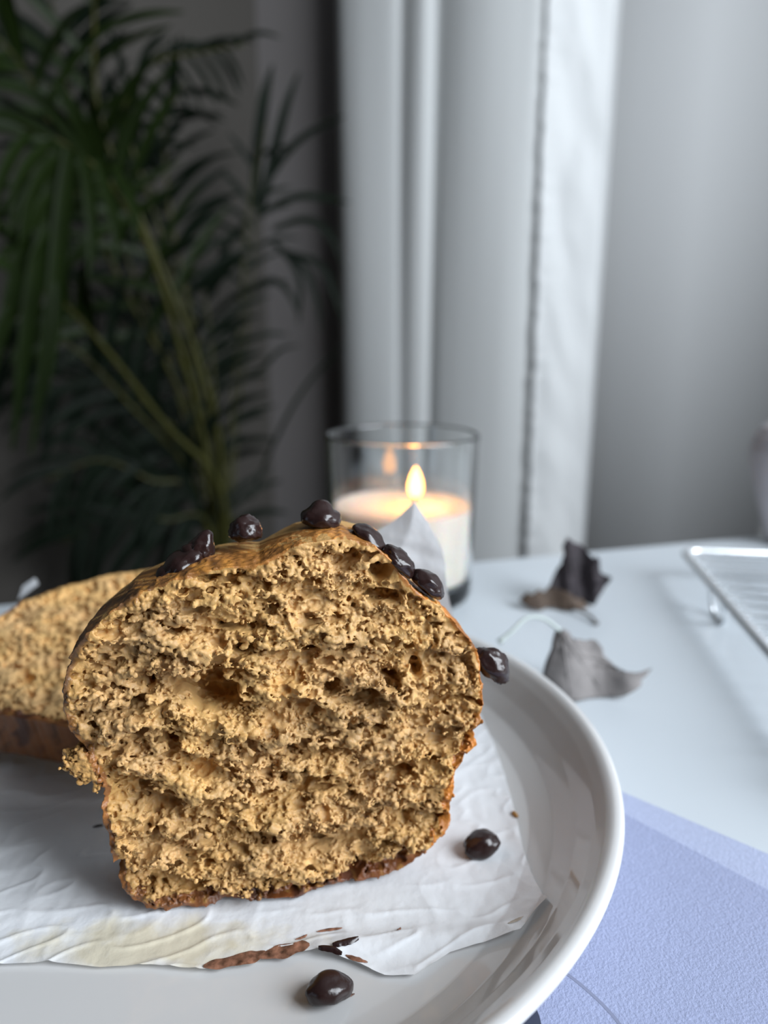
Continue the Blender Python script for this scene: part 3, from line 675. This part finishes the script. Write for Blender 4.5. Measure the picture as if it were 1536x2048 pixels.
CAV = [(15.0, 70.0, 8.5, 4.4, 9, -.1), (10.0, 70.5, 5, 2.6, 9, 0), (20.5, 73.5, 4.0, 3.2, 9, .2), (54.0, 104.0, 4.0, 2.4, 3.5, 0), (55.5, 66.5, 4.6, 3.2, 8, -.3), (50.5, 68.5, 3.4, 2.4, 8, 0), (66.9, 70.2, 3.4, 1.8, 5, -.5), (68, 65, 2, 1.3, 4, 0),
       (64.2, 93.2, 4.6, 1.9, 8, -.1), (61.6, 101.4, 2.2, 2.6, 3.5, .8), (33.0, 98.2, 1.6, 1.3, 4, 0), (29, 83, 2.6, 1.2, 4, .2), (9.1, 57.0, 1.6, 2.0, 5, .7), (34.7, 50.5, 2.2, 1.2, 4, -.4), (49.3, 51.0, 6.5, 1.1, 4, .1), (56, 49.5, 4, 1.0, 4, 0),
       (7.7, 81.5, 2.2, 1.6, 3, 0), (1.5, 67, 2.5, 1.6, 3, .5), (78.0, 57.5, 2.2, 1.4, 3, -.4), (46.1, 29, 3.2, 1.0, 4, 0), (4.0, 36.5, 1.5, 3.0, 3.5, .2), (30.0, 41.5, 4.0, 1.0, 4, .1), (68, 40, 3.5, 1.2, 3.5, -.2), (77, 84, 1.8, 1.4, 3, 0),
       (45, 94, 3, 1.2, 4, .2), (38, 90, 4, 1.2, 4, .15), (52, 86, 3, 1.4, 4, 0), (22, 88, 3, 1.2, 3.5, .4), (70, 76, 2.6, 1.4, 4, 0), (41, 76, 3.4, 1.3, 4, .1), (30, 66, 4.5, 1.1, 4, -.25), (24, 60, 4, 1.0, 4, -.3), (12, 42, 3.2, 1.0, 3.5, -.4),
       (58, 57, 4.5, 1.0, 4, .1), (62, 31, 3.5, 1.0, 3.5, .1), (40, 21, 4, .9, 3, .1), (18, 27, 3.5, 1.0, 3.5, -.4), (22, 48, 4, .9, 3.5, -.3), (22, 11.4, 2.4, 1.2, 3, 0), (54, 10.6, 2.4, 1.1, 3, 0), (37, 10.6, 3.0, .8, 3, 0), (4, 14, 1.4, 1.2, 2.5, 0), (70, 15, 1.5, 1.3, 3, 0)]
RIDGES = [([(-6.2, 61.3), (-0.0, 65.3), (5.5, 69.8), (11.9, 65.8), (18.4, 61.3), (25.2, 58.8)], 2.6, 3.0), ([(13.5, 79.5), (19.5, 81.5), (26.2, 80.1), (32.2, 77.1)], 2.4, 2.6), ([(33.2, 84.5), (39.4, 87.3), (48.7, 88.7)], 2.2, 2.2), ([(57.2, 71.8), (62.1, 69.6), (67.1, 65.6)], 2.0, 2.8), ([(35.0, 49.2), (47.9, 44.9), (61.2, 47.1)], 1.8, 2.2), ([(20.1, 35.9), (29.6, 32.3), (41.6, 24.9)], 1.7, 2.0), ([(-5.0, 31.0), (1.5, 26.4), (9.0, 22.0)], 2.0, 2.4), ([(46.7, 65.4), (59.6, 59.2)], 1.8, 1.8), ([(-3.1, 54.1), (3.6, 55.0), (13.5, 56.6)], 1.8, 1.5), ([(63.7, 34.0), (75.0, 32.5)], 1.6, 1.5), ([(13.4, 41.4), (23.7, 44.6), (31.7, 45.5)], 1.6, 1.3), ([(47.5, 25.5), (64.6, 27.1)], 1.6, 1.4), ([(1.0, 18.9), (22.4, 17.6), (47.3, 15.8)], 1.5, 1.0)]
PITS = [(16.6, 70.0, 7.6, 3.6, 12), (12.3, 73.0, 3.4, 2.5, 7), (22.5, 66.9, 3.8, 2.9, 12), (19.2, 74.9, 2.9, 1.3, 6), (50.0, 70.1, 2.5, 2.1, 6), (59.2, 64.3, 4.0, 2.1, 6), (66.4, 68.6, 2.1, 1.8, 6), (53.6, 103.6, 4.1, 2.4, 5), (63.1, 99.5, 3.0, 2.6, 4.5), (63.7, 92.4, 4.9, 1.8, 6), (34.5, 97.6, 1.5, 1.2, 5), (9.4, 57.4, 1.4, 1.9, 5), (34.6, 48.8, 1.8, 1.4, 5), (45.5, 49.5, 7.4, 1.2, 5), (62.1, 54.8, 2.5, 1.7, 5), (28.5, 81.6, 2.3, 0.9, 4), (45.4, 80.1, 3.2, 1.6, 4), (72.8, 71.7, 1.7, 2.7, 4), (4.3, 73.7, 1.7, 2.0, 4), (2.4, 68.9, 2.2, 2.3, 4), (11.8, 87.0, 4.3, 1.1, 4), (27.3, 87.4, 4.5, 1.0, 4), (23.5, 100.9, 5.1, 1.1, 4), (68.0, 40.2, 4.8, 1.3, 4), (3.5, 32.6, 1.4, 2.7, 4), (31.5, 40.0, 3.2, 1.1, 3.5), (24.6, 29.7, 3.2, 1.1, 3.5), (54.4, 35.2, 3.4, 1.3, 4), (-0.1, 14.3, 1.7, 1.7, 4), (23.7, 10.3, 2.1, 1.2, 4), (33.6, 9.1, 5.9, 1.0, 3.5), (55.0, 10.6, 2.6, 1.8, 4), (69.9, 16.4, 1.9, 2.2, 4), (13.1, 23.7, 3.2, 1.1, 3.5), (46.6, 19.8, 4.2, 0.9, 3), (-6.5, 22.9, 2.0, 2.0, 3.5)]
r9 = random.Random(3)
LUMPS = []
for _ in range(1500):
    t = r9.random(); cx, cz = -10.6 - 5.6 * t + r9.gauss(0, .85), 52.6 + .8 * t + r9.gauss(0, 1.75 - .6 * t)
    LUMPS.append((cx, r9.uniform(.0, 5.0), cz, r9.uniform(.4, .85)))
LUMPS += [(-17.2 + .25 * i, 1.5, 55.5 + .35 * i, .38) for i in range(5)] + [(-15.3, 1.5, 57.0, .4), (-14.7, 1.4, 56.9, .35)]
for _ in range(26): LUMPS.append((-10.2 + r9.gauss(0, .6), r9.uniform(0, 3), 46.5 + r9.gauss(0, .7), r9.uniform(.3, .5)))
YAW = math.radians(10.5)
S0 = Vector((-.0628, .1669, 0)); S0z = 0.0
slc = empty('banana_bread_slice', (S0.x, S0.y, 0), (0, 0, YAW))
tag(slc, 'upright slice of banana bread with torn crumb and chocolate chips on its domed crust', 'cake slice')
res = loaf_slice(FACE, 25, .255, 11, [c for c in CAV if c[2] < 2.5], [(12000, .35, .8, 1.7), (4200, .8, 1.5, 2.0), (500, 1.4, 2.2, 2.6)], 2.5, [(1.05, .20), (.55, .13)], LUMPS, nodules=80000, pores=[(1500, .45, .9, 1.6), (420, .9, 1.7, 2.2), (30, 1.6, 2.4, 2.4)], ridges=RIDGES, pits=PITS)
build_slice('slice', *res, slc, (M_crumb, M_crust), (1, 1, 1))

BACK = [(-58, 0), (-60, 20), (-62, 36), (-62, 48), (-59, 60), (-52, 70), (-45, 76), (-32, 86), (-16, 94), (-5, 98), (8, 99), (20, 95), (30, 86), (36, 72), (38, 55), (37, 30), (36, 0)]
bks = empty('banana_bread_slice', (-.115, .224, .0312), (math.radians(-75), 0, math.radians(-17)))
tag(bks, 'banana bread piece lying cut side up behind the upright slice', 'cake slice')
res2 = loaf_slice(BACK, 19, .5, 21, [(-40, 55, 2, 1.6, 3, 0), (-50, 30, 1.5, 2.4, 3, .3), (-28, 40, 1.4, 1.2, 2, 0)], [(7000, .5, 1.2, 1.5), (500, 1.2, 2.0, 1.6)], .8, [(1.3, .16)], wedge=.15, ragged=.3, nodules=9000, pores=[(500, .5, 1.2, 1.6)])
build_slice('slice', *res2, bks, (M_crumb2, M_crust), (1.32, 1.38, 1.5))  # tint puts the window light on the upturned face into the crumb colour

# ------------------------------------------------------------------ chocolate chips
def chip_mesh(r, seed, lump=.16, point=.35, wrinkle=.04):
    bm = bmesh.new(); bmesh.ops.create_icosphere(bm, subdivisions=4, radius=1.0)
    for v in bm.verts:
        d = v.co.normalized(); q = Vector(v.co)
        t = max(0, d.z)
        f = 1 + lump * mnoise.noise(d * 1.7 + Vector((seed, 0, 0))) + wrinkle * (abs(mnoise.noise(d * 4.5 + Vector((0, seed, 0)))) - .2) + wrinkle * .45 * mnoise.noise(d * 10 + Vector((0, 0, seed)))
        f += point * max(0, t - .72) ** 2 * 9
        if d.z < -.55: q = Vector((q.x, q.y, q.z * .72))
        v.co = Vector((q.x * f * r[0], q.y * f * r[1], q.z * f * r[2]))
    return bm
S_M = Matrix.Translation((S0.x, S0.y, 0)) @ Matrix.Rotation(YAW, 4, 'Z')
def on_slice(px, py, w):                 # slice coordinates of the point seen there, w metres behind the cut face
    n = Vector((math.sin(YAW), -math.cos(YAW), 0)); P = S0 - n * w; o = Vector((0, 0, CAMH)); d = ray(px, py)
    return S_M.inverted() @ (o + d * ((P - o).dot(n) / d.dot(n)))
def chip(px, py, w, r, seed, rot=(0, 0, 0), **k):
    o = bm_obj('chocolate_chip', chip_mesh(r, seed, **k), M_choc, slc); o.location = on_slice(px, py, w); o.rotation_euler = rot; return o
R_ = math.radians
chip(362, 1132, .012, (.0068, .0060, .0034), 1, (0, R_(-38), 0), point=.1)
chip(403, 1098, .013, (.0034, .0036, .0034), 2, (0, R_(25), 0), point=.9, wrinkle=.12)
chip(388, 1112, .0125, (.0036, .0040, .0030), 12, (0, R_(-30), 0), wrinkle=.10)
chip(335, 1150, .011, (.0040, .0044, .0022), 13, (0, R_(-38), 0))
chip(490, 1062, .013, (.0045, .0046, .0038), 3, (R_(-15), 0, 0), point=.2, wrinkle=.12)
chip(642, 1036, .014, (.0052, .0050, .0034), 4, (0, R_(10), 0), point=.55)
chip(738, 1076, .008, (.0052, .0050, .0024), 5, (0, R_(40), 0), point=.3)
chip(797, 1122, .004, (.0056, .0050, .0027), 6, (0, R_(47), 0), wrinkle=.10, point=.1)
chip(855, 1168, .004, (.0050, .0046, .0030), 7, (0, R_(40), 0), point=.1)
chip(982, 1331, .003, (.0062, .0040, .0042), 8, (0, R_(48), 0), wrinkle=.10, point=.2)
o = bm_obj('chocolate_chip', chip_mesh((.0058, .0042, .0036), 29, point=.0, wrinkle=.06), M_choc); p = on_z(963, 1692, ZP + .003); o.location = (p.x, p.y, paper_z(p.x, p.y) + .0027); o.rotation_euler = (R_(12), R_(-8), R_(20))
tag(o, 'loose chocolate chip lying on the parchment to the right of the slice', 'chocolate chip')
o = bm_obj('chocolate_chip', chip_mesh((.0058, .0044, .0034), 30, point=.35, wrinkle=.02, lump=.10), M_choc); p = on_z(657, 1978, ZP + .003); o.location = (p.x, p.y, ZP + .0028); o.rotation_euler = (R_(-20), R_(10), R_(25))
tag(o, 'loose chocolate chip with pointed tip on the bare plate below the parchment edge', 'chocolate chip')
bm = bmesh.new(); bmesh.ops.create_icosphere(bm, subdivisions=3, radius=1)
for v in bm.verts:
    f = 1 + .4 * mnoise.noise(v.co * 2.5) + .15 * mnoise.noise(v.co * 6); v.co = Vector((v.co.x * .0007 * f, v.co.y * .0016 * f, v.co.z * .0006 * f))
o = bm_obj('crumb', bm, M_crumbbit); o.location = (.0424, .2083, paper_z(.0422, .2083) + .0005); o.rotation_euler = (0, 0, R_(20)); tag(o, 'tiny toasted crumb on the right edge of the parchment', 'crumb')

# ------------------------------------------------------------------ candle
CY = .434
can = empty('candle', (.0109, CY, 0)); tag(can, 'ivory wax candle burning in a clear glass tumbler behind the slice', 'candle')
RT, RB, GH = .0455, .0425, .0998
gl = lathe('glass_tumbler', [(0, 0), (RB - .004, 0), (RB - .001, .001), (RB, .004), (RB + .0006, .02), (RT, GH - .0012), (RT - .0005, GH - .0003), (RT - .0012, GH), (RT - .0019, GH - .0003), (RT - .0024, GH - .0012), (RB - .0022, .014), (RB - .004, .0105), (RB - .008, .0095), (0, .0095)], M_glass, can, 128)
wz = .0560
def rin(z): return (RB - .0022) + (RT - RB - .0002) * (z - .014) / (GH - .0152)
lathe('wax', [(0, .0096), (RB - .009, .0097), (RB - .0055, .0110), (RB - .0030, .0150), (rin(.03) - .0001, .03), (rin(wz) - .0001, wz + .0012), (rin(wz) - .0012, wz + .0006), (.036, wz), (.030, wz - .0002), (.014, wz - .0016), (0, wz - .002)], M_wax, can, 96)
fx = .0076
tube('wick', [(fx, 0, wz - .002), (fx, 0, wz + .003), (fx + .0008, 0, wz + .0075)], .0008, M_wick, can, 8)
fl_ = lathe('flame', [(0, 0), (.0022, .0008), (.0038, .0030), (.0044, .0060), (.0041, .0092), (.0030, .0130), (.0016, .0162), (.0005, .0182), (0, .0188)], M_flame, can, 32)
fl_.location = (fx + .0005, 0, wz + .0050)

# ------------------------------------------------------------------ dry leaves
def maple(name, lobes, size, bend, mat, seed, th=.0004):
    # lobed outline in the leaf plane (base at the origin, tip along +y), triangulated from the centre in rings
    n = len(lobes); ring = 9; Vv, Fv = [], []
    sub = []
    for i in range(n):
        a, b = Vector(lobes[i]), Vector(lobes[(i + 1) % n])
        for k in range(4):
            p = a.lerp(b, k / 4); p = p * (1 + .045 * mnoise.noise(Vector((i + k * .25, seed, 0)) * 1.7)); sub.append(p)
    c = Vector((0, .38)); N_ = len(sub)
    Vv.append(bend(c.x, c.y))
    for r in range(1, ring + 1):
        for p in sub:
            q = c.lerp(p, r / ring); Vv.append(bend(q.x, q.y))
    for i in range(N_): Fv.append((0, 1 + i, 1 + (i + 1) % N_))
    for r in range(ring - 1):
        for i in range(N_):
            j = (i + 1) % N_; Fv.append((1 + r * N_ + i, 1 + (r + 1) * N_ + i, 1 + (r + 1) * N_ + j, 1 + r * N_ + j))
    Vv = [Vector(v) * size for v in Vv]
    return Vv, Fv
LOB = [(0, 0), (.16, .06), (.30, -.02), (.40, .10), (.52, .10), (.50, .24), (.72, .34), (.60, .42), (.64, .52), (.46, .54), (.36, .62), (.30, .72), (.24, .70), (.17, .82), (.10, .86), (0, 1.05)]
LOB = LOB + [(-x, y) for x, y in LOB[-2:0:-1]]
lf = empty('dry_leaf', (.1135, .408, 0)); tag(lf, 'dark curled dry maple leaf lying beyond the plate, nearer the curtain', 'leaf')
# upright blade seen from its back, left lobe folded flat towards the viewer
BL = [(-.0040, .0008), (.0095, .0008), (.0145, .0060), (.0190, .0110), (.0212, .0160), (.0175, .0168), (.0150, .0185), (.0140, .0250), (.0125, .0285), (.0100, .0272), (.0070, .0310), (.0045, .0335), (.0010, .0345), (-.0025, .0372), (-.0062, .0390), (-.0072, .0330), (-.0075, .0280), (-.0085, .0225), (-.0120, .0175), (-.0150, .0120), (-.0120, .0060)]
def fan(name, pts, bend, mat, parent, seed=0, ring=8, sub=4, c=None):
    s = []
    for i in range(len(pts)):
        a, b = Vector(pts[i]), Vector(pts[(i + 1) % len(pts)])
        for k in range(sub):
            p = a.lerp(b, k / sub); p += (b - a).orthogonal().normalized() * .0012 * mnoise.noise(Vector((i * 1.3 + k * .37, seed, 0))); s.append(p)
    c = Vector(c) if c else sum((Vector(p) for p in pts), Vector((0, 0))) / len(pts); n = len(s)
    Vv = [bend(c)]; Fv = [(0, 1 + i, 1 + (i + 1) % n) for i in range(n)]
    for r in range(1, ring + 1):
        for p in s: Vv.append(bend(c.lerp(p, r / ring)))
    for r in range(ring - 1):
        for i in range(n):
            j = (i + 1) % n; Fv.append((1 + r * n + i, 1 + (r + 1) * n + i, 1 + (r + 1) * n + j, 1 + r * n + j))
    o = pyd(name, Vv, Fv, mat, parent); md = o.modifiers.new('t', 'SOLIDIFY'); md.thickness = .0004; return o
def bA(p):
    x, z = p; w = .0016 * mnoise.noise(Vector((x * 160, z * 160, 1)))
    return Vector((x, .004 + .30 * z + 9.0 * (x - .003) ** 2 * -1 + w + .0025 * math.sin(x * 420), z + .0006))
fan('blade', BL, bA, M_leafA, lf, 1)
B2 = [(-.0345, .0050), (-.0300, .0095), (-.0270, .0088), (-.0235, .0112), (-.0200, .0098), (-.0150, .0122), (-.0060, .0100), (.0030, .0050), (.0060, .0010), (-.0060, .0006), (-.0150, .0010), (-.0230, .0008), (-.0290, .0016)]
def bB(p):
    x, z = p; return Vector((x, -.006 + .9 * z + .0012 * mnoise.noise(Vector((x * 200, z * 200, 4))) + .002 * math.sin(x * 300), z * .85 + .0007))
fan('folded_lobe', B2, bB, M_leafA2, lf, 2)['label'] = 'brown lobe folded forward'
tube('stalk', spline([(-.0060, -.004, .004), (-.001, -.012, .0032), (.0030, -.019, .0022), (.0040, -.026, .0012)], 12), [.0008] * 11 + [.0014], M_leafA2, lf, 8)
for q in (((.0, .004), (-.005, .036)), ((.0, .004), (.019, .016)), ((-.001, .004), (.011, .027))):
    a, b = Vector(q[0]), Vector(q[1]); P = [bA(a.lerp(b, t / 8)) + Vector((0, -.0004, 0)) for t in range(9)]
    tube('vein', P, [.0005 * (1 - .08 * t) for t in range(9)], M_leafA, lf, 5)
l2 = empty('dry_leaf', (.0935, .300, 0)); tag(l2, 'grey dry maple leaf with arched pale stalk leaning beside the plate rim', 'leaf')
CL = [(-.0225, .0085), (-.0195, .0180), (-.0165, .0270), (-.0130, .0285), (-.0095, .0255), (-.0030, .0225), (.0020, .0222), (.0040, .0205), (.0062, .0160), (.0110, .0118), (.0165, .0108), (.0262, .0112), (.0200, .0085), (.0195, .0065), (.0130, .0030), (.0080, .0005), (.0000, .0000), (-.0120, .0010)]
def bC(p):
    x, z = p; return Vector((x, -.004 + .55 * z + .003 * math.sin(x * 230 + 1) + .0012 * mnoise.noise(Vector((x * 160, z * 160, 7))), z + .0006))
fan('blade', CL, bC, M_leafB, l2, 3, c=(-.003, .012))
tube('stalk', spline([bC(Vector((-.0145, .0275))), (-.022, .010, .0335), (-.030, .008, .0345), (-.037, .004, .0300), (-.0430, .002, .0255)], 18), [.0009] * 16 + [.0012, .0013], M_leafBs, l2, 8)
for q in (((-.0150, .0200), (.020, .0098)), ((-.0140, .0270), (.004, .0015)), ((-.0140, .0270), (-.012, .003)), ((-.0145, .0245), (.001, .0185))):
    a, b = Vector(q[0]), Vector(q[1]); P = [bC(a.lerp(b, t / 8)) + Vector((0, -.0004, 0)) for t in range(9)]
    tube('vein', P, [.0006 * (1 - .08 * t) for t in range(9)], M_leafB, l2, 5)

# ------------------------------------------------------------------ wire rack
rk = empty('cooling_rack', (.1937, .4596, 0), (0, 0, math.radians(-8))); tag(rk, 'chromed wire cooling rack on short bent legs at the table edge', 'rack')
RW, RL, RH = .38, .26, .0195
cr = .010; Pf = []
for cx, cy, a0 in ((cr, -cr, 90), (cr, -RL + cr, 180), (RW - cr, -RL + cr, 270), (RW - cr, -cr, 0)):
    for k in range(7):
        a = math.radians(a0 + k * 15); Pf.append(Vector((cx + cr * math.cos(a), cy + cr * math.sin(a), RH)))
Vv, Fv = tube_data(Pf + [Pf[0], Pf[1]], .0028, 10, cap=False); pyd('frame', Vv, Fv, M_chrome, rk)
wm = None
for k in range(1, 18):
    if wm is None:
        o = tube('wire', [Vector((0, 0, 0)), Vector((RW, 0, 0))], .0009, M_chrome, rk, 8); wm = o.data
    else: o = link('wire', wm, M_chrome, rk)
    o.location = (0, -.0142 * k, RH)
for k in range(3):
    x = .055 + k * .135
    tube('cross_bar', [Vector((x, 0, RH - .0025)), Vector((x, -RL, RH - .0025))], .0014, M_chrome, rk, 8)
for x, y in ((.001, -.060), (RW - .001, -.060), (.001, -RL + .05), (RW - .001, -RL + .05)):
    s = 1 if x < .1 else -1
    tube('leg', spline([(x, y, RH), (x + .001 * s, y, RH - .006), (x + .002 * s, y - .001, .006), (x + .003 * s, y - .004, .0014), (x + .004 * s, y - .014, .0014), (x + .003 * s, y - .022, .006), (x + .001 * s, y - .024, RH - .004), (x, y - .024, RH)], 30), .0014, M_chrome, rk, 8)

# ------------------------------------------------------------------ magazine
mg = empty('magazine', (.085, .229, 0)); tag(mg, 'open lavender magazine lying on the table half under the plate', 'magazine')
def sheet(name, p, d, lo, hi, depth, z0, z1, mat, bevel=.00015):
    d = Vector((*d, 0)).normalized(); n = Vector((d.y, -d.x, 0))
    if n.y > 0: n = -n
    c = [Vector((*p, 0)) + d * lo, Vector((*p, 0)) + d * hi, Vector((*p, 0)) + d * hi + n * depth, Vector((*p, 0)) + d * lo + n * depth]
    Vv = [v + Vector((0, 0, z0)) - mg.location for v in c] + [v + Vector((0, 0, z1)) - mg.location for v in c]
    bm = bmesh.new(); vs = [bm.verts.new(v) for v in Vv]
    for f in ((0, 1, 2, 3), (7, 6, 5, 4), (0, 4, 5, 1), (1, 5, 6, 2), (2, 6, 7, 3), (3, 7, 4, 0)): bm.faces.new([vs[i] for i in f])
    bmesh.ops.recalc_face_normals(bm, faces=bm.faces)
    return bm_obj(name, bm, mat, mg, smooth=False)
sheet('page', (.0859, .2290), (.0342, -.0306), -.10, .18, .20, .0001, .0004, M_page2)['label'] = 'paler page margin showing along the edge'
sheet('page', (.0819, .2165), (.0302, -.0341), -.085, .17, .19, .0004, .0010, M_page)
def flat(name, P, z, mat):
    Vv = [on_z(x, y, z) - mg.location for x, y in P]; return pyd(name, Vv, [tuple(range(len(P)))], mat, mg, smooth=False)
Pn = spline([on_z(x, y, .00104) for x, y in [(1020, 1972), (1050, 1988), (1070, 2012), (1082, 2045), (1085, 2090), (1090, 2150)]], 14)
pyd('printed_shape', [v - mg.location for v in Pn] + [Vector((-.02, .09, .00104)) - mg.location, Vector((-.02, .13, .00104)) - mg.location], [tuple(range(16))], M_ink, mg, smooth=False)
Pl = spline([on_z(x, y, .00104) for x, y in [(1080, 1915), (1130, 1945), (1180, 1985), (1225, 2030), (1270, 2090)]], 20); Vv, Fv = [], []
for i, p in enumerate(Pl):
    t = (Pl[min(i + 1, 19)] - Pl[max(i - 1, 0)]).normalized(); s = Vector((-t.y, t.x, 0)) * .00045
    Vv += [p - s - mg.location, p + s - mg.location]
for i in range(19): Fv.append((2 * i, 2 * i + 1, 2 * i + 3, 2 * i + 2))
pyd('printed_line', Vv, Fv, M_ink2, mg, smooth=False)

# ------------------------------------------------------------------ vase at the right edge
va = lathe('vase', [(0, 0), (.022, 0), (.0235, .002), (.027, .012), (.036, .040), (.041, .060), (.0425, .070), (.041, .080), (.036, .088), (.028, .094), (.021, .097), (.0185, .101), (.0195, .106), (.0205, .107), (.0190, .107), (.0172, .101), (.019, .096), (.03, .089), (.038, .078), (.039, .068), (.03, .03), (0, .008)], M_vase, None, 64)
va.location = (.3185, .545, .0); tag(va, 'pinkish white rounded vase at the far corner of the table, cut by the frame', 'vase')
